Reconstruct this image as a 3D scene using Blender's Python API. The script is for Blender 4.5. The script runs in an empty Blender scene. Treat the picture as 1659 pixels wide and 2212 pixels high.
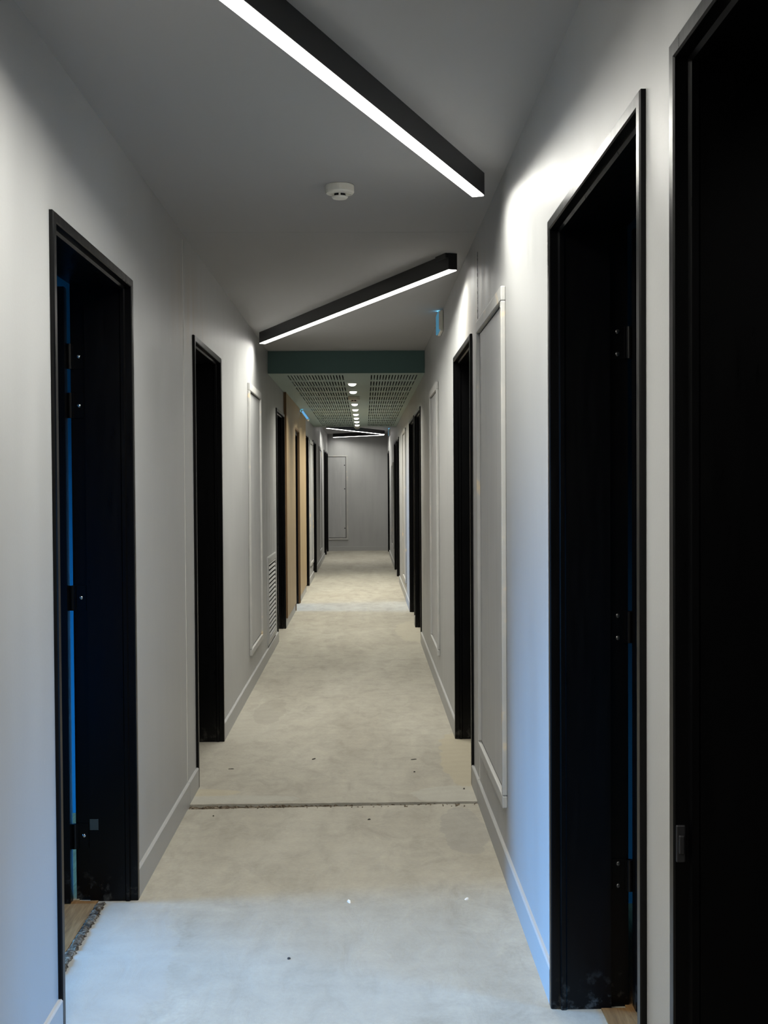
import bpy, bmesh, math, random
from mathutils import Vector, Matrix
random.seed(7)
S = bpy.context.scene
COL = S.collection
# ------------------------------------------------------------------ layout (metres)
XL, XR = -0.7944, 0.5056          # finished faces of the two long walls
ZC, ZS = 2.529, 2.343             # ceiling, dropped perforated ceiling
Y0, Y1 = -3.2, 26.0               # corridor ends
YS0, YS1 = 10.0, 19.1             # dropped ceiling from / to
T = 0.19                          # wall thickness
DT = 2.117                        # top of door casings
YJ = 5.33                         # building expansion joint

# ------------------------------------------------------------------ helpers
class MB:
    def __init__(s): s.v = []; s.f = []
    def quad(s, a, b, c, d):
        n = len(s.v); s.v += [a, b, c, d]; s.f.append((n, n+1, n+2, n+3))
    def box(s, x0, x1, y0, y1, z0, z1):
        n = len(s.v)
        s.v += [(x, y, z) for z in (z0, z1) for y in (y0, y1) for x in (x0, x1)]
        for q in ((0,2,3,1),(4,5,7,6),(0,1,5,4),(2,6,7,3),(0,4,6,2),(1,3,7,5)):
            s.f.append(tuple(n+i for i in q))
        return s
    def lathe(s, prof, n=32, c=(0,0,0), axis='z'):
        """prof: list of (r, h); closed ends where r == 0"""
        rings = []
        for r, h in prof:
            if r < 1e-6:
                rings.append([len(s.v)]); s.v.append(s._ax(0, 0, h, c, axis))
            else:
                ring = []
                for k in range(n):
                    a = 2*math.pi*k/n
                    ring.append(len(s.v)); s.v.append(s._ax(r*math.cos(a), r*math.sin(a), h, c, axis))
                rings.append(ring)
        for A, B in zip(rings, rings[1:]):
            for k in range(n):
                k2 = (k+1) % n
                if len(A) == 1 and len(B) == 1: continue
                if len(A) == 1: s.f.append((A[0], B[k], B[k2]))
                elif len(B) == 1: s.f.append((A[k], B[0], A[k2]))
                else: s.f.append((A[k], B[k], B[k2], A[k2]))
        return s
    def _ax(s, a, b, h, c, axis):
        if axis == 'z': p = (a, b, h)
        elif axis == 'x': p = (h, a, b)
        else: p = (a, h, b)
        return (p[0]+c[0], p[1]+c[1], p[2]+c[2])
    def sweep(s, rings, closed_profile=True, caps=True):
        n = len(rings[0]); base = len(s.v)
        for r in rings: s.v += list(r)
        for i in range(len(rings)-1):
            for k in range(n if closed_profile else n-1):
                k2 = (k+1) % n
                s.f.append((base+i*n+k, base+i*n+k2, base+(i+1)*n+k2, base+(i+1)*n+k))
        if caps and closed_profile:
            s.f.append(tuple(base+k for k in range(n)))
            s.f.append(tuple(base+(len(rings)-1)*n+k for k in reversed(range(n))))
        return s
    def build(s, name, m, parent=None, bevel=0, smooth=False, off=(0,0,0), local=False):
        me = bpy.data.meshes.new(name)
        me.from_pydata([(a-off[0], b-off[1], c-off[2]) for a, b, c in s.v], [], s.f)
        bm = bmesh.new(); bm.from_mesh(me)
        bmesh.ops.remove_doubles(bm, verts=bm.verts, dist=1e-6)
        bmesh.ops.recalc_face_normals(bm, faces=bm.faces)
        bm.to_mesh(me); bm.free()
        o = bpy.data.objects.new(name, me); COL.objects.link(o)
        me.materials.append(m)
        o.location = off
        if smooth:
            for p in me.polygons: p.use_smooth = True
        if bevel:
            b = o.modifiers.new('bevel', 'BEVEL'); b.width = bevel; b.segments = 2; b.limit_method = 'ANGLE'; b.angle_limit = math.radians(40)
        if parent:
            o.parent = parent
            if not local: o.location = (off[0]-parent.location[0], off[1]-parent.location[1], off[2]-parent.location[2])
        return o

def empty(name, loc):
    o = bpy.data.objects.new(name, None); COL.objects.link(o); o.location = loc; o.empty_display_size = .1
    return o
def tag(o, label, cat, group=None, kind=None):
    o['label'] = label; o['category'] = cat
    if group: o['group'] = group
    if kind: o['kind'] = kind
    return o
def copy_tree(o, parent=None):
    c = o.copy(); COL.objects.link(c)
    if parent: c.parent = parent
    for ch in list(o.children): copy_tree(ch, c)
    return c

# ------------------------------------------------------------------ materials
def mat(name, col=(.5,.5,.5), rough=.5, spec=.5, metal=0.):
    m = bpy.data.materials.new(name); m.use_nodes = True
    b = m.node_tree.nodes['Principled BSDF']
    b.inputs['Base Color'].default_value = (*col, 1); b.inputs['Roughness'].default_value = rough
    b.inputs['Specular IOR Level'].default_value = spec; b.inputs['Metallic'].default_value = metal
    return m
class N:
    """small wrapper for node building"""
    def __init__(s, m): s.t = m.node_tree; s.b = s.t.nodes['Principled BSDF']
    def new(s, ty, **kw):
        n = s.t.nodes.new(ty)
        for k, v in kw.items():
            if k.startswith('i_'): n.inputs[k[2:].replace('_', ' ')].default_value = v
            else: setattr(n, k, v)
        return n
    def link(s, a, b): s.t.links.new(a, b)
    def coords(s, scale=(1,1,1)):
        c = s.new('ShaderNodeNewGeometry'); mp = s.new('ShaderNodeMapping'); mp.inputs['Scale'].default_value = scale
        s.link(c.outputs['Position'], mp.inputs['Vector']); return mp.outputs['Vector']
    def noise(s, vec, scale, detail=4, rough=.55, dist=0):
        n = s.new('ShaderNodeTexNoise'); n.inputs['Scale'].default_value = scale; n.inputs['Detail'].default_value = detail
        n.inputs['Roughness'].default_value = rough; n.inputs['Distortion'].default_value = dist
        s.link(vec, n.inputs['Vector']); return n.outputs['Fac']
    def ramp(s, fac, stops):
        r = s.new('ShaderNodeValToRGB'); e = r.color_ramp.elements
        while len(e) < len(stops): e.new(.5)
        for q, (p, c) in zip(e, stops): q.position = p; q.color = (*c, 1) if len(c) == 3 else c
        s.link(fac, r.inputs['Fac']); return r.outputs['Color']
    def mix(s, fac, a, b, mode='MIX'):
        n = s.new('ShaderNodeMix', data_type='RGBA', blend_type=mode)
        for sock, v in ((n.inputs[0], fac), (n.inputs[6], a), (n.inputs[7], b)):
            if isinstance(v, (int, float)): sock.default_value = v
            elif isinstance(v, tuple): sock.default_value = (*v, 1)
            else: s.link(v, sock)
        return n.outputs[2]
    def math(s, op, a, b=0., c=0.):
        n = s.new('ShaderNodeMath', operation=op)
        for k, v in enumerate((a, b, c)):
            if isinstance(v, (int, float)): n.inputs[k].default_value = v
            else: s.link(v, n.inputs[k])
        return n.outputs[0]
    def bump(s, h, strength, dist=.01):
        b = s.new('ShaderNodeBump'); b.inputs['Strength'].default_value = strength; b.inputs['Distance'].default_value = dist
        s.link(h, b.inputs['Height']); s.link(b.outputs['Normal'], s.b.inputs['Normal'])

def wall_paint(name, col, smears=.5, drips=False):
    m = mat(name, col, .5, .35); n = N(m)
    v = n.coords((1, 1, 1)); vs = n.coords((5, 5, .5))
    big = n.noise(v, .9, 3); streak = n.noise(vs, 1.6, 5, .6)
    c = n.mix(n.ramp(big, [(.35, (.93,)*3), (.65, (1.05,)*3)]), (0,0,0), tuple(col))
    k = n.new('ShaderNodeMix', data_type='RGBA', blend_type='MULTIPLY'); k.inputs[0].default_value = 1
    k.inputs[6].default_value = (*col, 1)
    n.link(n.ramp(big, [(.3, (.93,)*3), (.7, (1.04,)*3)]), k.inputs[7])
    sm = n.mix(smears, k.outputs[2], n.ramp(streak, [(.3, (.88,.88,.87)), (.5, (1,1,1)), (.78, (1.12,1.11,1.09))]), 'MULTIPLY')
    # small white scuffs
    sc = n.noise(n.coords((9, 9, 3.2)), 2.3, 6, .7, .4)
    scm = n.ramp(sc, [(.70, (0,0,0)), (.73, (1,1,1))])
    fin = n.mix(n.math('MULTIPLY', scm, .35), sm, (.62,.62,.6))
    if drips:      # pale runs of plaster water down the panels
        dr = n.noise(n.coords((26, 26, .9)), 1.5, 3, .5, .5)
        fin = n.mix(n.math('MULTIPLY', n.ramp(dr, [(.60, (0,0,0)), (.66, (1,1,1)), (.70, (0,0,0))]), .25), fin, (.62,.62,.60))
    else:          # beige streaky tint around the expansion joint, high on both walls
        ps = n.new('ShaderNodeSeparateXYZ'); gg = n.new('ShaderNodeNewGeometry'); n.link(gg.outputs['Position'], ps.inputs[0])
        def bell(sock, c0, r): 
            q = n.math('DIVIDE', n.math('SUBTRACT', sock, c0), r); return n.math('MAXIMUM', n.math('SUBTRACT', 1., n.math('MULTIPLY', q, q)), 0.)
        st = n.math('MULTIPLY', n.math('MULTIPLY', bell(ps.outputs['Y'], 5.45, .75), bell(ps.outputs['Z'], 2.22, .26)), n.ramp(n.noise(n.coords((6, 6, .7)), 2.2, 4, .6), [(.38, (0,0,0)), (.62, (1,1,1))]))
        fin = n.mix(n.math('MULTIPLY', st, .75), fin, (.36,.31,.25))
        # greyer filler smears low on the left wall around the grille
        s2 = n.math('MULTIPLY', n.math('MULTIPLY', bell(ps.outputs['Y'], 10.1, .9), bell(ps.outputs['Z'], 1.1, 1.1)), n.ramp(n.noise(n.coords((2, 2, 1.1)), 2.6, 5, .65, .6), [(.44, (0,0,0)), (.6, (1,1,1))]))
        fin = n.mix(n.math('MULTIPLY', s2, .7), fin, (.25,.252,.25))
    n.link(fin, n.b.inputs['Base Color'])
    n.link(n.math('MULTIPLY_ADD', streak, .30, .30), n.b.inputs['Roughness'])
    n.bump(n.noise(v, 140, 2), .06, .003)
    return m
M = {}
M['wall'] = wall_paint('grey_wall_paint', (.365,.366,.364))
M['ceiling'] = mat('grey_ceiling_paint', (.365,.364,.367), .85, .2)
n = N(M['ceiling']); n.bump(n.noise(n.coords(), 160, 2), .05, .003)
M['base'] = mat('grey_baseboard_paint', (.36,.36,.355), .45, .4)
M['panel'] = wall_paint('grey_panel_paint', (.40,.402,.405), .9, True)
M['trim'] = mat('primed_trim', (.36,.355,.34), .5, .4)
n = N(M['trim']); n.link(n.ramp(n.noise(n.coords(), 7, 3), [(.52, (.40,.397,.385)), (.64, (.44,.43,.41)), (.70, (.60,.50,.36))]), n.b.inputs['Base Color'])
M['black'] = mat('black_gloss_paint', (.0006,.0006,.0009), .26, .2)
n = N(M['black']); n.link(n.math('MULTIPLY_ADD', n.noise(n.coords((20,20,2)), 3, 4), .18, .22), n.b.inputs['Roughness']); n.bump(n.noise(n.coords((1,1,.15)), 160, 2), .05, .002)
# scuffed feet of the door leaves and jambs: dusty plaster within the lowest hand's breadth
z = n.new('ShaderNodeSeparateXYZ'); g = n.new('ShaderNodeNewGeometry'); n.link(g.outputs['Position'], z.inputs[0])
dm = n.math('MULTIPLY', n.ramp(n.math('MULTIPLY', z.outputs['Z'], 4.), [(.0, (1,1,1)), (.5, (0,0,0))]), n.ramp(n.noise(n.coords(), 26, 6, .7), [(.52, (0,0,0)), (.75, (.35,.35,.35))]))
n.link(n.mix(dm, (.0008,.0008,.0011), (.25,.24,.21)), n.b.inputs['Base Color'])
M['metal_black'] = mat('black_powder_coat', (.012,.012,.014), .42, .4)
M['chrome'] = mat('chrome', (.75,.75,.75), .22, .5, 1.)
M['brass'] = mat('dark_steel', (.12,.12,.12), .35, .5, 1.)
M['white'] = mat('white_plastic', (.72,.70,.63), .4, .5)
M['dark'] = mat('dark_void', (.004,.004,.005), .7, .2)
M['green'] = mat('dark_green_paint', (.075,.135,.13), .7, .3)
M['softgreen'] = mat('grey_green_board', (.34,.41,.385), .8, .2)
M['void'] = mat('black_fleece', (.012,.013,.012), .9, .1)
M['gap'] = mat('shadow_gap_dark', (.05,.05,.05), .8, .2)
M['caulk'] = mat('pale_caulk', (.62,.61,.57), .6, .3)
M['rawscreed'] = mat('crumbly_screed', (.2,.16,.11), .9, .1)
n = N(M['rawscreed']); nn = n.noise(n.coords(), 55, 6, .75); n.link(n.ramp(nn, [(.40, (.03,.022,.015)), (.52, (.12,.09,.06)), (.68, (.34,.30,.24))]), n.b.inputs['Base Color']); n.bump(nn, .8, .01)
M['chip_dark'] = mat('dark_chip', (.05,.045,.04), .8, .2)
M['chip_white'] = mat('plaster_chip', (.75,.73,.68), .8, .2)
M['tape'] = mat('grey_tape', (.03,.045,.05), .5, .3)
# oak cladding
M['oak'] = mat('oak_veneer', (.38,.27,.14), .5, .3); n = N(M['oak'])
gr = n.noise(n.coords((14, 14, .55)), 2.2, 5, .6, 1.2); fine = n.noise(n.coords((60, 60, 1.2)), 3, 3)
c = n.ramp(gr, [(.3, (.26,.18,.09)), (.5, (.35,.255,.14)), (.7, (.43,.325,.195))])
n.link(n.mix(.25, c, n.ramp(fine, [(.3, (.6,.6,.6)), (.7, (1.2,1.2,1.2))]), 'MULTIPLY'), n.b.inputs['Base Color'])
M['oak_edge'] = mat('dark_oak_edge', (.16,.095,.045), .5, .3)
# wooden floor in the rooms
M['laminate'] = mat('brown_laminate', (.3,.18,.09), .75, .15); n = N(M['laminate'])
gr = n.noise(n.coords((30, 2.5, 1)), 2.5, 5, .6, .8)
n.link(n.ramp(gr, [(.3, (.13,.068,.026)), (.55, (.21,.115,.045)), (.75, (.27,.155,.07))]), n.b.inputs['Base Color'])
M['roomwall'] = mat('blue_room_paint', (.007,.12,.19), .6, .3)
M['roomteal'] = mat('dark_teal_room_paint', (.003,.035,.042), .6, .3)
M['roomceil'] = mat('room_ceiling_paint', (.3,.3,.3), .8, .2)

# concrete floor
M['floor'] = mat('dusty_concrete', (.5,.46,.38), .75, .25); n = N(M['floor'])
v = n.coords()
big = n.noise(n.coords((1.6, .55, 1)), 1.5, 5, .6, .5); med = n.noise(n.coords((1.6,.8,1)), 6, 6, .65, .6); fine = n.noise(v, 60, 4, .7)
c = n.ramp(big, [(.3, (.292,.270,.225)), (.5, (.335,.314,.264)), (.7, (.373,.352,.30))])
c = n.mix(.55, c, n.ramp(med, [(.3, (.72,.71,.69)), (.5, (1,1,1)), (.7, (1.18,1.17,1.15))]), 'MULTIPLY')
c = n.mix(.5, c, n.ramp(fine, [(.3, (.86,.86,.86)), (.7, (1.1,1.1,1.1))]), 'MULTIPLY')
pos = n.new('ShaderNodeSeparateXYZ'); g = n.new('ShaderNodeNewGeometry'); n.link(g.outputs['Position'], pos.inputs[0])
def blob(cx, cy, rx, ry, w=.35, sc=7):
    """ragged levelling-compound patch: 1 inside, 0 outside"""
    dx = n.math('DIVIDE', n.math('SUBTRACT', pos.outputs['X'], cx), rx); dy = n.math('DIVIDE', n.math('SUBTRACT', pos.outputs['Y'], cy), ry)
    d = n.math('SQRT', n.math('ADD', n.math('MULTIPLY', dx, dx), n.math('MULTIPLY', dy, dy)))
    d = n.math('ADD', d, n.math('MULTIPLY', n.math('SUBTRACT', n.noise(v, sc, 5, .65), .5), w*2))
    return n.ramp(d, [(.93, (1,1,1)), (.97, (0,0,0))])
def smooth_patch(c, m, col, k): return n.mix(n.math('MULTIPLY', m, k), c, col)
for (cx, cy, rx, ry, col, k) in ((-.86, 3.45, .30, .75, (0.34,0.326,0.29), .6), (-.80, 2.35, .26, .9, (0.335,0.323,0.29), .5),
        (.54, 6.15, .17, .75, (0.372,0.330,0.240), .75), (.42, 5.45, .22, .16, (0.372,0.360,0.318), .6), (-.74, 5.52, .17, .07, (0.372,0.330,0.240), .7),
        (-.62, 5.40, .35, .07, (0.360,0.351,0.312), .55), (.50, 11.6, .22, .9, (0.384,0.354,0.282), .6), (-.66, 7.1, .16, .55, (0.348,0.330,0.282), .5),
        (.40, 4.9, .10, .35, (0.216,0.210,0.198), .35), (-.60, 7.5, .10, .45, (0.240,0.222,0.186), .35), (-.1, 3.6, .5, .5, (0.312,0.294,0.252), .3)):
    c = smooth_patch(c, blob(cx, cy, rx, ry), col, k)
# trowel swirls
wv = n.new('ShaderNodeTexWave', wave_type='RINGS'); wv.inputs['Scale'].default_value = 3; wv.inputs['Distortion'].default_value = 9; wv.inputs['Detail'].default_value = 4
n.link(v, wv.inputs['Vector'])
c = n.mix(.10, c, n.ramp(wv.outputs['Fac'], [(0, (.82,.82,.82)), (1, (1.14,1.14,1.14))]), 'MULTIPLY')
# tiny pits
pit = n.ramp(n.noise(v, 34, 3, .8), [(.18, (1,1,1)), (.24, (0,0,0))])
c = n.mix(n.math('MULTIPLY', pit, .5), c, (.2,.18,.14))
n.link(c, n.b.inputs['Base Color'])
hm = n.math('ADD', n.math('MULTIPLY', fine, .5), n.math('MULTIPLY', med, 2.))
n.bump(hm, .25, .006)

def emit(name, col, strength):
    m = bpy.data.materials.new(name); m.use_nodes = True; t = m.node_tree
    t.nodes.remove(t.nodes['Principled BSDF']); e = t.nodes.new('ShaderNodeEmission')
    e.inputs['Color'].default_value = (*col, 1); e.inputs['Strength'].default_value = strength
    t.links.new(e.outputs[0], t.nodes['Material Output'].inputs[0]); return m
M['led'] = emit('led_diffuser', (1, .97, .92), 9.)
M['down'] = emit('downlight_lens', (1, .96, .86), 6.)
M['signglow'] = emit('sign_cyan_glow', (.14, .42, .62), .42)
M['signlit'] = emit('sign_blue_edge', (.16, .45, .80), .85)
M['signled'] = emit('sign_led', (.12, .50, .85), 34.)

# ------------------------------------------------------------------ setting: walls with openings
def wall_grid(front, back, ya, yb, za, zb, holes):
    """solid wall between x=front and x=back with rectangular holes right through"""
    ys = sorted({ya, yb, *[h[0] for h in holes], *[h[1] for h in holes]}); zs = sorted({za, zb, *[h[2] for h in holes], *[h[3] for h in holes]})
    ys = [y for y in ys if ya <= y <= yb]; zs = [z for z in zs if za <= z <= zb]
    solid = lambda i, j: 0 <= i < len(ys)-1 and 0 <= j < len(zs)-1 and not any(h[0]-1e-6 <= ys[i] and ys[i+1] <= h[1]+1e-6 and h[2]-1e-6 <= zs[j] and zs[j+1] <= h[3]+1e-6 for h in holes)
    m = MB()
    for i in range(len(ys)-1):
        for j in range(len(zs)-1):
            if not solid(i, j): continue
            a, b, c, d = ys[i], ys[i+1], zs[j], zs[j+1]
            for x in (front, back): m.quad((x,a,c),(x,b,c),(x,b,d),(x,a,d))
            if not solid(i-1, j): m.quad((front,a,c),(back,a,c),(back,a,d),(front,a,d))
            if not solid(i+1, j): m.quad((front,b,c),(back,b,c),(back,b,d),(front,b,d))
            if not solid(i, j-1): m.quad((front,a,c),(front,b,c),(back,b,c),(back,a,c))
            if not solid(i, j+1): m.quad((front,a,d),(front,b,d),(back,b,d),(back,a,d))
    return m

# doors: (side, near edge, far edge, state)
LD = [(3.075, 4.125), (5.61, 6.655), (10.84, 11.89), (15.97, 16.97), (18.52, 19.60), (23.55, 24.62), (24.74, 25.80)]
RD = [(.885, 1.945), (2.152, 3.232), (5.61, 6.67), (10.74, 11.92), (12.12, 13.36), (17.47, 18.62), (18.80, 20.10), (24.40, 25.60)]
OAKD = (13.50, 14.42)             # opening in the oak cladding
WALLH = ZC + .12
hl = [(a+.012, b-.012, -.2, DT-.012) for a, b in LD] + [(OAKD[0], OAKD[1], -.2, 2.07)]
hr = [(a+.012, b-.012, -.2, DT-.012) for a, b in RD]
def struct(o, label, cat): return tag(o, label, cat, kind='structure')
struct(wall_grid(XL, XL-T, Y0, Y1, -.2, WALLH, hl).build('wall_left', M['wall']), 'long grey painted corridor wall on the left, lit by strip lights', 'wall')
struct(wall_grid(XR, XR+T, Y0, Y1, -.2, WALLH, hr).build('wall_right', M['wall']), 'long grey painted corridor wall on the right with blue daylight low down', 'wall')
struct(MB().box(XL-T, XR+T, Y1, Y1+.15, -.2, WALLH).build('wall_end', M['wall']), 'plain grey wall closing the far end of the corridor', 'wall')
struct(MB().box(XL-T-.5, XR+T+.5, Y0-.15, Y0, -.2, WALLH).build('wall_back', M['wall']), 'grey wall closing the corridor behind the viewpoint', 'wall')
m = MB(); m.box(XL, XR, Y0, Y1, ZC, ZC+.1)
struct(m.build('ceiling', M['ceiling']), 'flat dark grey painted corridor ceiling', 'ceiling')
# added light-blocking shell behind the closed doors, open where rooms are open
sh = [(LD[0][0]-.1, LD[0][1]+.1, -.2, DT+.05), (OAKD[0]-.1, OAKD[1]+.1, -.2, DT+.05)]

# concrete floor: two slabs with an irregular joint
def joint_edge(x, y_left, y_right, amp, seed):
    t = (x-XL)/(XR-XL)
    return y_left+(y_right-y_left)*t + amp*(math.sin(x*23+seed)+.6*math.sin(x*57+2*seed)+.4*math.sin(x*131+seed*3))
xs = [XL-.20+i*(XR-XL+.40)/90 for i in range(91)]
def slab(near, top, name, label):
    m = MB()
    if near: A = [(x, Y0, top) for x in xs]; B = [(x, joint_edge(x, 5.250, 5.304, .0024, 1), top) for x in xs]; C = [(x, y, -.05) for x, y, _ in B]
    else: A = [(x, Y1+.02, top) for x in xs]; B = [(x, joint_edge(x, 5.318, 5.322, .0016, 4), top) for x in xs]; C = [(x, y, -.05) for x, y, _ in B]
    ln = len(xs)
    m.v = A+B+C
    for k in range(ln-1):
        m.f += [(k, k+1, ln+k+1, ln+k), (ln+k, ln+k+1, 2*ln+k+1, 2*ln+k)]
    return struct(m.build(name, M['floor']), label, 'floor')
slab(True, 0, 'floor', 'dusty bare concrete floor slab nearest the viewer, bluish where daylight falls')
slab(False, .004, 'floor.001', 'dusty bare concrete floor slab running away beyond the cross joint')
# crumbly filler in the joint
m = MB(); cols = []
for i in range(140):
    x = XL + (XR-XL)*i/139; row = []
    for j in range(5):
        yj = 5.235 + (5.345-5.235)*j/4
        row.append((x, yj, -.008 + random.uniform(-.006, .007) + (.004 if j in (1, 2) else 0)))
    cols.append(row)
m.sweep(cols, closed_profile=False, caps=False)
struct(m.build('trim_1', M['rawscreed']), 'crumbling brown expansion joint running across the concrete floor', 'floor joint')

# ------------------------------------------------------------------ door frames
PROF = [(0,0),(0,-.009),(.003,-.012),(.025,-.012),(.028,-.009),(.028,.012),(.036,.016),(.036,.027),(.031,.031),(.031,.150),(.016,.153),(.016,.200),(.0125,.200),(.0125,0)]
def frame_mb(side, a, b, zt, prof):
    m = MB(); X = (lambda v: XL-v) if side < 0 else (lambda v: XR+v)
    rings = [[(X(v), a+u, -.01) for u, v in prof], [(X(v), a+u, zt-u) for u, v in prof], [(X(v), b-u, zt-u) for u, v in prof], [(X(v), b-u, -.01) for u, v in prof]]
    return m.sweep(rings)
def hinge(parent, side, b, z, screws=True, h=.085):
    """hinge on the far jamb's rebate: leaf plate, knuckle, screws"""
    xv = lambda v: (XL-v) if side < 0 else (XR+v)
    yj = b-.016
    m = MB(); x0, x1 = sorted((xv(.156), xv(.193))); m.box(x0, x1, yj-.003, yj, z-h/2, z+h/2)
    hp = m.build('hinge', M['black'], parent, off=(xv(.175), yj, z))
    k = MB().lathe([(0,-h/2),(.008,-h/2),(.008,h/2),(0,h/2)], 14, (xv(.202), yj-.010, z)); k.box(*sorted((xv(.19), xv(.204))), yj-.012, yj-.004, z-h/2, z+h/2)
    ko = k.build('knuckle', M['black'], hp, off=(xv(.202), yj-.010, z)); ko.location = (xv(.202)-xv(.175), -.010, 0)
    for dz in ((.0,) if screws == 1 else (-.03, .03)):
        s = MB().lathe([(.0065, 0), (.0065, -.002), (.004, -.0035), (0, -.0037)], 14, (xv(.172), yj-.003, z+dz), 'y')
        so = s.build('screw', M['chrome'] if screws == 1 else M['brass'], hp, smooth=True, off=(xv(.172), yj-.003, z+dz)); so.location = (xv(.172)-xv(.175), -.003, dz)
def closed_leaf(root, side, a, b):
    x0, x1 = sorted(((XL-.153) if side < 0 else (XR+.153), (XL-.193) if side < 0 else (XR+.193)))
    lf = MB().box(x0, x1, a+.019, b-.019, .008, DT-.019).build('door_leaf', M['black'], root, off=((x0+x1)/2, (a+b)/2, 0))
    sgn = 1 if side < 0 else -1; xf = x1 if side < 0 else x0
    hd = MB().lathe([(.026,0),(.026,.008),(.009,.010),(.009,.045),(0,.045)], 20, (0,0,0), 'x')
    hd.box(.036, .050, -.012, .12, -.009, .009)
    ho = hd.build('door_handle', M['chrome'], lf, bevel=.003)
    ho.scale = (sgn, 1, 1); ho.location = (xf-(x0+x1)/2, (a+.085)-(a+b)/2, 1.03)
dn = [0]
def door(side, a, b, label, state='closed', hinges=()):
    dn[0] += 1
    root = empty(f'door_{dn[0]}', (XL if side < 0 else XR, (a+b)/2, 0)); struct(root, label, 'door')
    frame_mb(side, a, b, DT, PROF).build('door_frame', M['black'], root, off=(XL if side < 0 else XR, (a+b)/2, 0))
    if state == 'closed': closed_leaf(root, side, a, b)
    elif state == 'open':      # leaf swung 90 degrees into the room, hung on the far jamb
        e = .208
        x0, x1 = sorted(((XL-e) if side < 0 else (XR+e), (XL-e-.93) if side < 0 else (XR+e+.93)))
        lf = MB().box(x0, x1, b-.068, b-.028, .008, 2.085).build('door_leaf', M['black'], root, off=((x0+x1)/2, b-.048, 0))
        lk = MB().box(x1-.10 if side > 0 else x0+.07, x1-.07 if side > 0 else x0+.10, b-.070, b-.068, .93, 1.13).build('lock_plate', M['chrome'], lf)
        lk.location = (0-((x0+x1)/2), -(b-.048), 0)
    for z, s in hinges: hinge(root, side, b, z, s)
    return root
L1 = door(-1, *LD[0], 'open black door on the left wall nearest the viewer, showing blue room light at its hinges', 'open', [(1.856,1),(1.690,1),(1.037,1),(.222,1)])
door(-1, *LD[1], 'black framed door on the left wall just beyond the floor joint')
door(-1, *LD[2], 'black framed door on the left between the louvred grille and oak cladding')
door(-1, *LD[3], 'black framed door on the left directly after the oak cladding')
door(-1, *LD[4], 'black framed door on the left just past the narrow access panel beyond the oak')
door(-1, *LD[5], 'nearer black door of the last pair on the left wall')
door(-1, *LD[6], 'farther black door of the last pair on the left, in the end corner')
R0 = door(1, *RD[0], 'black door cropped by the right edge, nearest on the right wall')
R1 = door(1, *RD[1], 'open black door on the right wall beside the blue daylit patch', 'open', [(1.79,2),(1.03,2),(.36,2)])
door(1, *RD[2], 'black framed door on the right just beyond the tall access panel and floor joint')
door(1, *RD[3], 'nearer black door of the first adjoining pair on the right')
door(1, *RD[4], 'farther black door of the first adjoining pair on the right')
door(1, *RD[5], 'nearer black door of the second adjoining pair on the right')
door(1, *RD[6], 'farther black door of the second adjoining pair on the right')
door(1, *RD[7], 'last black door on the right beside the end wall')
# latch strike plate on the nearest right jamb, taped patch on the nearest left jamb
yj = RD[0][1]-.028
m = MB().box(XR-.009, XR+.006, yj-.006, yj-.0005, .805, .865); m.box(XR-.006, XR+.003, yj-.012, yj-.006, .82, .85)
m.build('strike_plate', M['metal_black'], R0, bevel=.002, off=(XR, yj, .83))
yj = LD[0][1]-.031
MB().box(XL-.149, XL-.120, yj-.0015, yj, .245, .282).build('sticker', M['tape'], L1, off=(XL-.13, yj, .26))

# oak cladded stretch of the left wall with its own doorway
OY0, OY1 = 11.93, 15.955
root = empty('trim_2', (XL, OY0, 0)); struct(root, 'light oak wall cladding on the left wall around a narrow doorway', 'wall cladding')
m = wall_grid(XL+.001, XL+.022, OY0+.03, OY1, .10, ZS-.002, [(OAKD[0]-.0, OAKD[1]+.0, .0, 2.07)])
m.build('cladding_panel', M['oak'], root, off=(XL, OY0, 0))
MB().box(XL+.001, XL+.026, OY0, OY0+.03, .10, ZS-.002).build('edge_strip', M['oak_edge'], root, off=(XL, OY0, 0))
MB().box(XL-.003, XL+.022, OAKD[1]-.018, OAKD[1]-.0005, .012, 2.06).build('reveal_board', M['oak_edge'], root, off=(XL, OAKD[1], 0))
MB().box(XL-.003, XL+.022, OAKD[0]+.0005, OAKD[0]+.018, .012, 2.06).build('reveal_board', M['oak_edge'], root, off=(XL, OAKD[0], 0))
MB().box(XL-.003, XL+.022, OAKD[0]+.0005, OAKD[1]-.0005, 2.05, 2.0695).build('head_board', M['oak_edge'], root, off=(XL, OAKD[0], 2.06))
dn[0] += 1
root = empty(f'door_{dn[0]}', (XL, 14, 0)); struct(root, 'narrow open black doorway set in the oak cladding, daylight falling from it', 'door')
PB = [(.0005,.004),(.045,.004),(.045,.15),(.03,.152),(.03,.195),(.0005,.195)]
frame_mb(-1, OAKD[0], OAKD[1], 2.049, PB).build('door_frame', M['black'], root, off=(XL, 14, 0))
MB().box(XL-.216-.80, XL-.216, OAKD[1]-.08, OAKD[1]-.04, .01, 2.0).build('door_leaf', M['black'], root, off=(XL-.6, OAKD[1]-.06, 0))

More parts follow.
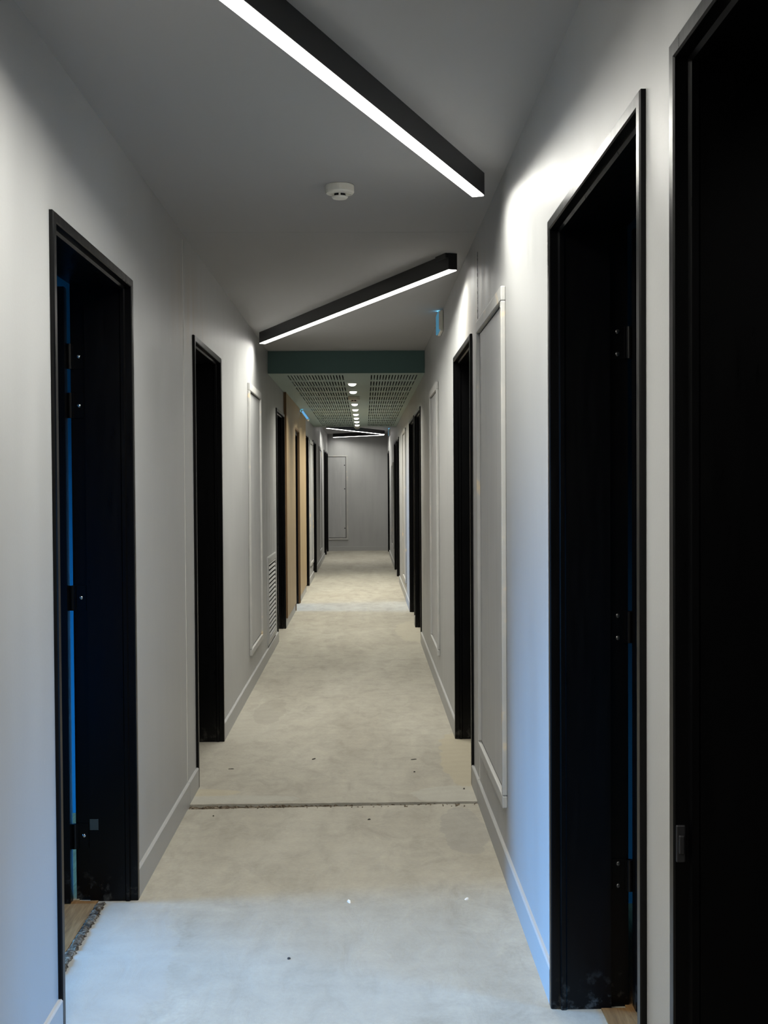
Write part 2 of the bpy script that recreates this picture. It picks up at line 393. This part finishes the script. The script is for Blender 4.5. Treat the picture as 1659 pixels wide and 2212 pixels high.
# ------------------------------------------------------------------ baseboards
def runs(side, cuts):
    X0, X1 = sorted((XL if side < 0 else XR, XL+.012 if side < 0 else XR-.012)); out = []
    y = Y0
    for a, b in sorted(cuts): 
        if a-y > .02: out.append((y, a))
        y = b
    if Y1-y > .02: out.append((y, Y1))
    return X0, X1, out
def bases(side, cuts, name, wording):
    X0, X1, rr = runs(side, cuts)
    for i, (a, b) in enumerate(rr):
        s = 1 if side < 0 else -1; xw = XL if side < 0 else XR
        prof = [(xw, -.005), (xw+s*.012, -.005), (xw+s*.012, .096), (xw+s*.008, .100), (xw, .100)]
        m = MB().sweep([[(x, yy, z) for x, z in prof] for yy in (a+.0008, b-.0008)])
        struct(m.build(name if i == 0 else f'{name}.{i:03d}', M['base']), wording(i, a, b), 'baseboard')
eps = .004
lc = LD + [(YJ-.0015, YJ+.0015)] + [(11.905, OY0)] + [(OAKD[0], OAKD[1])] + [(OY1-.001, LD[3][0])]
def lw(i, a, b):
    if b < 3.2: return 'grey baseboard on the left before the nearest open door'
    if a < 5: return 'grey baseboard on the left from the open door to the floor joint'
    if a < 5.5: return 'short grey baseboard piece on the left just past the floor joint'
    if a < 8: return 'grey baseboard on the left under the access panel and louvred grille'
    if a < 13: return 'grey plinth under the nearer part of the oak cladding'
    if a < 15: return 'grey plinth under the farther part of the oak cladding'
    if a < 18: return 'grey baseboard on the left between the two doors past the oak'
    if a < 22: return 'grey baseboard on the left before the last pair of doors'
    return 'tiny grey baseboard piece on the left at the last pair of doors, %s' % ('between them' if a < 25 else 'in the end corner')
bases(-1, lc, 'baseboard_left', lw)
def rw(i, a, b):
    if b < 1: return 'grey baseboard on the right behind the viewpoint'
    if b < 2.2: return 'grey baseboard piece between the two nearest doors on the right'
    if a < 4: return 'grey baseboard on the right, blue in daylight, below the nearest access panel'
    if a < 5.5: return 'short grey baseboard piece on the right just past the floor joint'
    if a < 8: return 'grey baseboard on the right below the second access panel'
    if a < 12.05: return 'small grey baseboard piece between the first adjoining doors on the right'
    if a < 14: return 'grey baseboard on the right between the two adjoining door pairs'
    if a < 18.7: return 'small grey baseboard piece between the second adjoining doors on the right'
    if a < 21: return 'grey baseboard on the right leading to the last door'
    return 'grey baseboard piece on the right in the end corner'
bases(1, RD + [(YJ-.0015, YJ+.0015)], 'baseboard_right', rw)
struct(MB().box(XL+.013, XR-.013, Y1-.012, Y1-.0005, -.005, .10).build('baseboard_end', M['base'], bevel=.003), 'grey baseboard along the far end wall', 'baseboard')

# ------------------------------------------------------------------ joint seams on walls and ceiling
def seam(side, y, z0, z1, w, seed, m_):
    rnd = random.Random(seed); m = MB(); rings = []; x = XL if side < 0 else XR; s = 1 if side < 0 else -1
    k = 90
    for i in range(k+1):
        z = z0+(z1-z0)*i/k; fade = .35+.65*(.5+.5*math.sin(i*.37+seed)); o = rnd.uniform(-.0016, .0016); ww = w*rnd.uniform(.4, 1.2)*fade; hh = rnd.uniform(.0010, .0024)
        rings.append([(x, y+o-ww/2, z), (x+s*hh, y+o-ww/6, z), (x+s*hh, y+o+ww/6, z), (x, y+o+ww/2, z)])
    return m.sweep(rings)
struct(seam(-1, YJ, .105, 2.50, .013, 3, M['caulk']).build('trim_3', M['caulk']), 'rough caulked vertical joint seam on the left wall', 'wall seam')
root = empty('trim_4', (XR, YJ-.02, 0)); struct(root, 'cracked vertical joint seam on the right wall beside the tall access panel', 'wall seam')
seam(1, YJ-.012, .105, 1.98, .012, 5, M['caulk']).build('caulk_bead', M['caulk'], root, off=(XR, YJ-.02, 0))
seam(1, YJ-.006, 1.98, 2.44, .007, 9, M['dark']).build('open_crack', M['dark'], root, off=(XR, YJ-.02, 0))
m = MB(); rnd = random.Random(2)
m.sweep([[(XL+(XR-XL)*i/60, YJ-.006+rnd.uniform(-.002,.002), ZC), (XL+(XR-XL)*i/60, YJ+rnd.uniform(-.002,.002), ZC-.0016), (XL+(XR-XL)*i/60, YJ+.006, ZC)] for i in range(61)])
struct(m.build('trim_5', M['ceiling']), 'faint filled joint line across the grey ceiling', 'ceiling seam')

# ------------------------------------------------------------------ access panels
def access_panel(side, a, b, z0, z1, label, top=.052, sidew=.028, screws=()):
    """flush service panel in a raised timber surround, on the left/right wall"""
    x = XL if side < 0 else XR; s = 1 if side < 0 else -1; P = .018
    root = empty('access_panel', (x, (a+b)/2, z0)); tag(root, label, 'access panel', 'service access panels')
    c = (x, (a+b)/2, z0)
    X = lambda q: sorted((x, x+s*q))
    def rail(nm, ya, yb, za, zb): 
        x0, x1 = X(P); return MB().box(x0, x1, ya, yb, za, zb).build(nm, M['trim'], root, bevel=.004, off=c)
    rail('top_rail', a, b, z1-top, z1); rail('bottom_rail', a, b, z0, z0+top*.85)
    rail('side_rail', a, a+sidew, z0+top*.85+.0005, z1-top-.0005); rail('side_rail', b-sidew, b, z0+top*.85+.0005, z1-top-.0005)
    g = .007
    x0, x1 = X(.005)
    MB().box(x0, x1, a+sidew+g, b-sidew-g, z0+top*.85+g, z1-top-g).build('panel', M['panel'], root, bevel=.001, off=c)
    x0, x1 = X(.0012)
    MB().box(x0, x1, a+sidew+.0005, b-sidew-.0005, z0+top*.85+.0005, z1-top-.0005).build('shadow_gap', M['gap'], root, off=c)
    return root
access_panel(1, 4.285, 5.24, .252, 2.12, 'tall grey access panel on the right wall nearest the viewer, with pale drips')
access_panel(-1, 8.235, 9.15, .248, 2.12, 'tall grey access panel on the left wall before the louvred grille')
access_panel(1, 8.135, 9.02, .250, 2.115, 'tall grey access panel on the right wall beyond the second door')
access_panel(1, 14.55, 15.60, .22, 2.11, 'distant tall access panel on the right between the two door pairs')
access_panel(-1, 17.40, 18.35, .25, 2.08, 'distant narrow access panel on the left just past the oak cladding')
access_panel(-1, 20.95, 22.05, .235, 2.10, 'far access panel on the left, lit by the far strip lights')
access_panel(1, 20.75, 21.85, .32, 1.81, 'far shorter access panel on the right after the second door pair')
# on the end wall
ex0, ex1, ez0, ez1 = XL+.016, -.355, .238, 2.068
root = empty('access_panel', (ex0, Y1, ez0)); tag(root, 'flat grey access panel with three dark screws on the far end wall', 'access panel', 'service access panels')
c = (ex0, Y1, ez0)
MB().box(ex0, ex1, Y1-.018, Y1, ez1-.03, ez1).build('top_rail', M['trim'], root, bevel=.003, off=c)
MB().box(ex0, ex1, Y1-.018, Y1, ez0, ez0+.045).build('bottom_rail', M['trim'], root, bevel=.003, off=c)
MB().box(ex1-.042, ex1, Y1-.018, Y1, ez0+.0455, ez1-.0305).build('side_rail', M['trim'], root, bevel=.003, off=c)
MB().box(ex0, ex1-.0425, Y1-.0012, Y1-.0003, ez0+.0455, ez1-.0305).build('shadow_gap', M['gap'], root, off=c)
MB().box(ex0, ex1-.054, Y1-.008, Y1-.0015, ez0+.056, ez1-.042).build('panel', M['panel'], root, off=c)
for z in (1.852, 1.343, .492):
    MB().lathe([(0,-.0085),(.007,-.010),(.012,-.008),(.012,-.007)], 16, (-.428, Y1, z), 'y').build('screw', M['dark'], root, off=c)

# ------------------------------------------------------------------ louvred ventilation grille
a, b, z0, z1 = 9.745, 10.60, .118, .835
root = empty('vent_grille', (XL, (a+b)/2, z0)); tag(root, 'grey louvred ventilation grille low on the left wall above the baseboard', 'vent')
c = (XL, (a+b)/2, z0)
w = .06; P = .014
rings = []
prof = [(0, 0), (0, .010), (.008, P), (w-.012, P), (w, .008), (w, 0)]
ring = lambda f: [(XL+v, *f(u)) for u, v in prof]
path = [ring(lambda u: (a+u, z0+u)), ring(lambda u: (a+u, z1-u)), ring(lambda u: (b-u, z1-u)), ring(lambda u: (b-u, z0+u)), ring(lambda u: (a+u, z0+u))]
MB().sweep(path, caps=False).build('grille_frame', M['base'], root, off=c)
m = MB(); k = 17
for i in range(k):
    zz = z0+w+.012+(z1-z0-2*w-.012)*i/(k-1)-.006
    m.sweep([[(XL+.002, yy, zz+.012), (XL+.003, yy, zz+.014), (XL+.0135, yy, zz+.001), (XL+.0125, yy, zz-.001)] for yy in (a+w, b-w)])
m.build('louvres', M['base'], root, off=c)
MB().box(XL+.0003, XL+.0012, a+w, b-w, z0+w, z1-w).build('backing', M['dark'], root, off=c)

# ------------------------------------------------------------------ dropped perforated ceiling
root = empty('ceiling_soffit', (0, YS0, ZS)); struct(root, 'dropped ceiling section with dark green front and slotted acoustic board', 'ceiling')
c = (0, YS0, ZS)
MB().box(XL, XR, YS0, YS0+.02, ZS+.001, ZC).build('fascia', M['green'], root, off=c)
MB().box(XL, XR, YS1-.02, YS1, ZS+.013, ZC).build('rear_fascia', M['green'], root, off=c)
# slotted board: a grid of strips leaves real slots
pitch = .0255; sw = .0115
cols_ = [(-.645+i*pitch, -.645+i*pitch+sw) for i in range(19)] + [(.060+i*pitch, .060+i*pitch+sw) for i in range(16)]
rows_ = []
y = YS0+.165
while y+.49 < YS1-.05: rows_.append((y, y+.475)); y += .63
ys_ = [YS0, *[q for r in rows_ for q in r], YS1]; xs_ = [XL, *[q for r in cols_ for q in r], XR]
m = MB(); zt = ZS+.012
nx, ny = len(xs_), len(ys_)
slot = lambda i, j: (i % 2 == 1) and (j % 2 == 1) and 0 < i < nx-2 and 0 < j < ny-2 or ((i % 2 == 1) and (j % 2 == 1))
for i in range(nx-1):
    for j in range(ny-1):
        A, B, C, D = xs_[i], xs_[i+1], ys_[j], ys_[j+1]
        if slot(i, j):
            for (p, q) in (((A,C),(B,C)),((B,C),(B,D)),((B,D),(A,D)),((A,D),(A,C))): m.quad((*p,ZS),(*q,ZS),(*q,zt),(*p,zt))
        else: m.quad((A,C,ZS),(B,C,ZS),(B,D,ZS),(A,D,ZS))
m.build('perforated_board', M['softgreen'], root, off=c)
MB().box(XL, XR, YS0+.02, YS1-.02, zt+.004, zt+.010).build('acoustic_fleece', M['void'], root, off=c)

def lamp(parent, name, w, h, power, col, spread, z, shape='RECTANGLE'):
    L = bpy.data.lights.new(name, 'AREA'); L.shape = shape; L.size = w; L.size_y = h; L.energy = power; L.color = col; L.spread = math.radians(spread)
    o = bpy.data.objects.new(name, L); COL.objects.link(o); o.parent = parent; o.location = (0, 0, z); return o
STRIP_W, STRIP_SPREAD, DOWN_W, DOWN_SPREAD = 46.5, 162, 17.5, 150
# ------------------------------------------------------------------ recessed downlights
def downlight(y, label):
    root = empty('downlight', (-.106, y, ZS)); tag(root, label, 'downlight', 'recessed downlights')
    MB().lathe([(.036,-.0005),(.046,-.0005),(.046,-.004),(.043,-.006),(.036,-.005),(.036,-.0005)], 32).build('trim_ring', M['white'], root, local=True)
    MB().lathe([(0,-.0255),(.014,-.0245),(.026,-.0205),(.0335,-.013),(.0355,-.003)], 32).build('lens', M['down'], root, local=True)
    lamp(root, 'downlight_lamp', .066, .066, DOWN_W, (.98, .955, .84), DOWN_SPREAD, -.0265, 'DISK')
    return root
for y, lb in ((10.98, 'lit round downlight nearest the green fascia, first in the row'), (11.90, 'lit round downlight just in front of the ceiling detector under the slotted board'),
              (13.71, 'lit round downlight just behind the ceiling detector under the slotted board'), (14.71, 'second lit downlight behind the detector on the slotted board'),
              (15.66, 'third lit downlight behind the detector on the slotted board'), (16.55, 'fourth lit downlight behind the detector on the slotted board'),
              (17.48, 'last but one lit downlight at the far end of the slotted board'), (18.42, 'farthest lit round downlight of the row in the slotted board')): downlight(y, lb)

# ------------------------------------------------------------------ smoke detectors
def detector(x, y, z, label, k=1.):
    root = empty('smoke_detector', (x, y, z)); tag(root, label, 'smoke detector', 'ceiling smoke detectors')
    q = lambda pr: [(r*k, h*k) for r, h in pr]
    MB().lathe(q([(0,-.0002),(.051,-.0002),(.0535,-.003),(.0535,-.026),(.050,-.031),(.036,-.0335),(.0,-.0335)]), 40).build('base', M['white'], root, local=True)
    MB().lathe(q([(.025,-.0330),(.025,-.0425)]), 32).build('sensor_chamber', M['dark'], root, local=True)
    for i in range(6):
        a = math.pi/6+i*math.pi/3; ca, sa = math.cos(a), math.sin(a); pts = []
        for (r, t) in ((.0252,-.0035),(.0300,-.0035),(.0300,.0035),(.0252,.0035)): pts.append((k*(r*ca-t*sa), k*(r*sa+t*ca)))
        MB().sweep([[(p[0], p[1], -.0325*k) for p in pts], [(p[0], p[1], -.0435*k) for p in pts]]).build('rib', M['white'], root, local=True)
    MB().lathe(q([(0,-.0425),(.030,-.0425),(.0305,-.0445),(.026,-.0495),(0,-.051)]), 36).build('cap', M['white'], root, local=True)
    MB().lathe(q([(0,-.0335),(.004,-.034),(.004,-.037),(0,-.038)]), 10, (.040*k, .004*k, 0)).build('indicator', M['white'], root, local=True)
detector(-.085, 4.50, ZC, 'white smoke detector on the grey ceiling beyond the nearest strip light')
detector(-.106, 12.62, ZS, 'smoke detector on the slotted board between the second and third downlights', 1.15)
detector(-.110, 18.95, ZS, 'small smoke detector at the far edge of the slotted board past the last downlight', .9)

# ------------------------------------------------------------------ linear strip lights
def strip_light(p, q, label, feed=False, W=.046, H=.079, dim=1.):
    """surface-mounted black profile from p (left end) to q (right end)"""
    d = Vector((q[0]-p[0], q[1]-p[1])); Ln = d.length; ang = math.atan2(d.y, d.x)
    root = empty('strip_light', ((p[0]+q[0])/2, (p[1]+q[1])/2, ZC)); root.rotation_euler = (0, 0, ang)
    tag(root, label, 'ceiling light', 'zigzag ceiling strip lights')
    h = Ln/2
    def part(m, nm, mt, bev=0):
        o = m.build(nm, mt, None, bevel=bev); o.parent = root; return o
    m = MB()
    m.box(-h+.003, h-.003, -W/2, -W/2+.002, -H, -.0005); m.box(-h+.003, h-.003, W/2-.002, W/2, -H, -.0005); m.box(-h+.003, h-.003, -W/2+.0025, W/2-.0025, -.010, -.0005)
    part(m, 'housing', M['metal_black'])
    part(MB().box(-h+.0035, h-.0035, -W/2+.0022, W/2-.0022, -H-.004, -H+.004), 'diffuser', M['led'])
    part(MB().box(-h, -h+.003, -W/2, W/2, -H, -.0005), 'end_cap', M['metal_black'])
    part(MB().box(h-.003, h, -W/2, W/2, -H, -.0005), 'end_cap', M['metal_black'])
    lamp(root, 'strip_lamp', Ln-.24, W-.008, dim*STRIP_W*Ln/3.15, (.985, .97, .885), STRIP_SPREAD, -H-.0046)
    if feed: part(MB().box(h-.12, h-.004, -W/2-.014, -W/2, -.022, -.0005), 'feed_box', M['metal_black'])
    return root
strip_light((-.75, 1.40), (.415, 4.335), 'long black strip light slanting across the ceiling nearest the viewer')
strip_light((-.735, 8.78), (.432, 5.815), 'black strip light slanting across the ceiling just before the green fascia', True)
strip_light((-.665, 21.75), (.395, 24.50), 'nearer of the two far strip lights forming a sharp V', dim=.80)
strip_light((-.655, 25.85), (.395, 24.86), 'farther strip light of the far V, closest to the end wall', dim=.46)
strip_light((-.75, .95), (.415, -2.0), 'unseen strip light added behind the viewpoint, continuing the zigzag')  # out of view, added to brighten the nearest walls

# ------------------------------------------------------------------ emergency exit signs
def exit_sign(loc, side, label, tilt=0., lit_side=False):
    """thin box luminaire on a wall; local x points into the corridor, local y along it"""
    root = empty('exit_sign', loc); s = 1 if side < 0 else -1
    root.rotation_euler = (0, tilt, 0); tag(root, label, 'exit sign', 'emergency exit luminaires')
    def part(m, nm, mt, bev=0): o = m.build(nm, mt, None, bevel=bev); o.parent = root; return o
    X = lambda a, b: sorted((s*a, s*b))
    part(MB().box(*X(.001, .022), -.135, .135, -.135, -.002), 'housing', M['white'], .004)
    part(MB().box(*X(.0225, .033), -.130, .130, -.130, -.007), 'lit_panel', M['signglow'], .002)
    part(MB().box(*X(.006, .030), -.1375, -.1355, -.125, -.012), 'end_cap', M['signlit'] if lit_side else M['white'])
    part(MB().box(*X(.010, .026), -.012, .012, -.0015, -.0006), 'led', M['signled'])
    return root
exit_sign((XR, 7.745, 2.520), 1, 'small glowing exit sign box high on the right wall before the green fascia')
exit_sign((XL+.026, 14.72, ZS-.030), -1, 'small blue lit exit sign tilting off the oak cladding under the slotted board', tilt=-math.radians(36), lit_side=True)
exit_sign((XR, 23.5, 2.515), 1, 'tiny far exit sign on the right wall near the end')

# ------------------------------------------------------------------ debris on the floor
def chip(name, x, y, l, w, h, rot, m_, label, cat):
    rnd = random.Random(int((x+y)*1000)); z = 0 if y < 5.28 else .004
    mb = MB(); k = 7
    lo = [(l/2*math.cos(2*math.pi*i/k)*rnd.uniform(.8,1.1), w/2*math.sin(2*math.pi*i/k)*rnd.uniform(.8,1.1), 0) for i in range(k)]
    hi = [(a*.7, b*.7, h*rnd.uniform(.8,1.2)) for a, b, _ in lo]
    o = mb.sweep([lo, hi]).build(name, m_); o.location = (x, y, z); o.rotation_euler = (0, 0, rot)
    tag(o, label, cat)
def onfloor(px, py):
    f = 2600.; q = FL(px, py); return q
YAW, PITCH, ROLL, CH = .01606, -.02216, -.006125, 1.41345
def axes():
    cy, sy, cp, sp = math.cos(YAW), math.sin(YAW), math.cos(PITCH), math.sin(PITCH)
    fw = Vector((sy*cp, cy*cp, sp)); rt = Vector((cy, -sy, 0)); up = rt.cross(fw)
    cr, sr = math.cos(ROLL), math.sin(ROLL)
    return cr*rt+sr*up, -sr*rt+cr*up, fw
chip('wood_splinter', -.675, 5.98, .034, .006, .003, .1, M['chip_dark'], 'dark wood splinter on the concrete near the second left door', 'splinter')
chip('grit', -.657, 5.14, .007, .007, .004, .3, M['chip_dark'], 'dark speck of grit just before the left end of the floor joint', 'grit')
chip('wood_splinter', .243, 6.15, .034, .007, .003, .3, M['chip_dark'], 'dark splinter on the concrete before the second right door', 'splinter')
chip('grit', .236, 5.88, .010, .008, .004, .3, M['chip_dark'], 'dark grit crumb on the right half of the far slab', 'grit')
chip('grit', .452, 5.54, .010, .010, .005, .3, M['chip_dark'], 'dark stud beside the right baseboard just past the floor joint', 'grit')
chip('plaster_flake', -.27, 6.18, .032, .010, .004, .9, M['chip_dark'], 'small dark flake near the middle of the floor past the joint', 'flake')
chip('plaster_flake', -.062, 4.06, .012, .034, .004, .25, M['chip_white'], 'white plaster flake on the near slab left of centre', 'flake')
chip('plaster_flake', .34, 4.07, .022, .016, .004, .6, M['chip_white'], 'white plaster flake on the near slab toward the right wall', 'flake')
chip('grit', -.235, 3.57, .011, .009, .005, .2, M['chip_dark'], 'dark grit crumb in the bluish daylight on the near slab', 'grit')
chip('grit', .010, 5.06, .016, .007, .004, .4, M['chip_dark'], 'dark crumb just in front of the middle of the floor joint', 'grit')

# broken screed edge in the nearest left doorway
m = MB(); rnd = random.Random(11); cols = []
for i in range(70):
    yv = LD[0][0]+.06 + (LD[0][1]-LD[0][0]-.12)*i/69
    cols.append([(XL-.088+rnd.uniform(-.008,.008), yv, -.004), (XL-.096, yv, .004+rnd.uniform(-.002,.006)), (XL-.112, yv, .006+rnd.uniform(-.003,.005)), (XL-.124+rnd.uniform(-.005,.005), yv, .003)])
m.sweep(cols, closed_profile=False, caps=False)
tag(m.build('broken_screed', M['rawscreed']), 'crumbled screed edge between concrete and wood floor in the nearest left doorway', 'rubble', kind='stuff')

# ------------------------------------------------------------------ daylit rooms behind the open doorways
def room(side, ya, yb, depth, win, nm, words, wallmat, wn):
    """shell of a room with one window in its outer wall"""
    s = -1 if side < 0 else 1; xi = (XL-T) if side < 0 else (XR+T); xo = xi+s*depth; t = .12
    m = MB(); b = lambda x0, x1, *r: m.box(*sorted((x0, x1)), *r)
    b(xi, xo+s*t, ya-t, ya, -.2, WALLH); b(xi, xo+s*t, yb, yb+t, -.2, WALLH)
    wy0, wy1, wz0, wz1 = win
    struct(m.build(f'wall_room_{nm}', wallmat), f'side walls of the room behind {words}', 'wall')
    w2 = wall_grid(xo, xo+s*t, ya, yb, -.2, WALLH, [win])
    struct(w2.build(f'wall_outer_{nm}', wallmat), f'window wall of the room behind {words}', 'wall')
    m = MB(); xa = (XL-.122) if side < 0 else (XR+.122)
    for (p, q) in ((xi, xo),): m.box(*sorted((p, q)), ya, yb, -.1, .004)
    fl = m
    dd = {'left': LD[0], 'right': RD[1], 'oak': OAKD}[nm]
    fl.box(*sorted((xa, xi)), dd[0]+.034, dd[1]-.034, -.1, .004)
    struct(fl.build(f'floor_room_{nm}', M['laminate']), f'brown wood floor of the room behind {words}', 'floor')
    struct(MB().box(*sorted((xi, xo)), ya, yb, ZC, ZC+.1).build(f'ceiling_room_{nm}', M['roomceil']), f'ceiling of the room behind {words}', 'ceiling')
    r = empty(f'window_{wn}', (xo, (wy0+wy1)/2, wz0)); struct(r, f'window of the room behind {words}', 'window')
    f = MB(); x0, x1 = sorted((xo+s*.03, xo+s*.09))
    f.box(x0, x1, wy0, wy0+.05, wz0, wz1); f.box(x0, x1, wy1-.05, wy1, wz0, wz1); f.box(x0, x1, wy0+.05, wy1-.05, wz0, wz0+.05); f.box(x0, x1, wy0+.05, wy1-.05, wz1-.05, wz1)
    f.build('window_frame', M['white'], r, off=(xo, (wy0+wy1)/2, wz0))
    # sky portal in the window opening, so daylight is sampled there
    L = bpy.data.lights.new(f'portal_{wn}', 'AREA'); L.shape = 'RECTANGLE'; L.size = wz1-wz0; L.size_y = wy1-wy0; L.cycles.is_portal = True
    lo = bpy.data.objects.new(f'daylight_portal_{wn}', L); COL.objects.link(lo); lo.location = (xo+s*.06, (wy0+wy1)/2, (wz0+wz1)/2)
    lo.rotation_euler = (0, math.radians(90)*(1 if side < 0 else -1)*-1, 0)
room(-1, 1.9, 5.2, 3.2, (3.45, 5.0, .5, 2.0), 'left', 'the nearest left door', M['roomwall'], 1)
room(1, .5, 4.0, 3.2, (.75, 1.8, .5, 1.58), 'right', 'the open right door', M['roomteal'], 2)
room(-1, 12.6, 15.2, 2.6, (13.5, 14.2, 1.6, 2.35), 'oak', 'the oak clad doorway', M['roomceil'], 3)
# unseen partitions added behind all closed doors to block leaking sky light
m = MB(); m.box(XL-T-.30, XL-T-.25, Y0, 1.80, -.2, WALLH); m.box(XL-T-.30, XL-T-.25, 5.31, 12.50, -.2, WALLH); m.box(XL-T-.30, XL-T-.25, 15.31, Y1+.15, -.2, WALLH)
m.box(XL-T-.25, XL-T, 5.31, 12.50, WALLH-.02, WALLH); m.box(XL-T-.25, XL-T, 15.31, Y1+.15, WALLH-.02, WALLH)
m.box(XL-T-.25, XL-T, 5.31, 12.50, -.2, -.1); m.box(XL-T-.25, XL-T, 15.31, Y1+.15, -.2, -.1); m.box(XL-T-.3, XL-T, Y1, Y1+.15, -.2, WALLH)
struct(m.build('wall_light_block_left', M['roomceil']), 'unseen partition added behind the closed left doors to block outside light', 'wall')
m = MB(); m.box(XR+T+.25, XR+T+.30, Y0, .40, -.2, WALLH); m.box(XR+T+.25, XR+T+.30, 4.11, Y1+.15, -.2, WALLH)
m.box(XR+T, XR+T+.25, Y0, .40, WALLH-.02, WALLH); m.box(XR+T, XR+T+.25, 4.11, Y1+.15, WALLH-.02, WALLH)
m.box(XR+T, XR+T+.25, Y0, .40, -.2, -.1); m.box(XR+T, XR+T+.25, 4.11, Y1+.15, -.2, -.1); m.box(XR+T, XR+T+.3, Y1, Y1+.15, -.2, WALLH)
struct(m.build('wall_light_block_right', M['roomceil']), 'unseen partition added behind the closed right doors to block outside light', 'wall')

# ------------------------------------------------------------------ sky
w = bpy.data.worlds.new('sky'); S.world = w; w.use_nodes = True; t = w.node_tree
bg = t.nodes['Background']; tc = t.nodes.new('ShaderNodeTexCoord'); sp = t.nodes.new('ShaderNodeSeparateXYZ'); rp = t.nodes.new('ShaderNodeValToRGB')
t.links.new(tc.outputs['Generated'], sp.inputs[0]); t.links.new(sp.outputs['Z'], rp.inputs['Fac'])
e = rp.color_ramp.elements; e[0].position = .0; e[0].color = (.004, .010, .02, 1); e[1].position = .17; e[1].color = (.09, .42, 1., 1)
t.links.new(rp.outputs[0], bg.inputs['Color']); bg.inputs['Strength'].default_value = 95.

# ------------------------------------------------------------------ camera
cam = bpy.data.cameras.new('camera'); co = bpy.data.objects.new('camera', cam); COL.objects.link(co)
r, u, fw = axes()
co.matrix_world = Matrix(((r.x, u.x, -fw.x, 0), (r.y, u.y, -fw.y, 0), (r.z, u.z, -fw.z, CH), (0, 0, 0, 1)))
cam.sensor_fit = 'HORIZONTAL'; cam.sensor_width = 36; cam.lens = 2600/1659*36; cam.clip_start = .02; cam.clip_end = 200
S.camera = co
vs = S.view_settings; vs.view_transform = 'Standard'; vs.look = 'None'; vs.gamma = 1; vs.use_curve_mapping = False; vs.exposure = .09
S.cycles.max_bounces = 10; S.cycles.diffuse_bounces = 8; S.cycles.glossy_bounces = 4
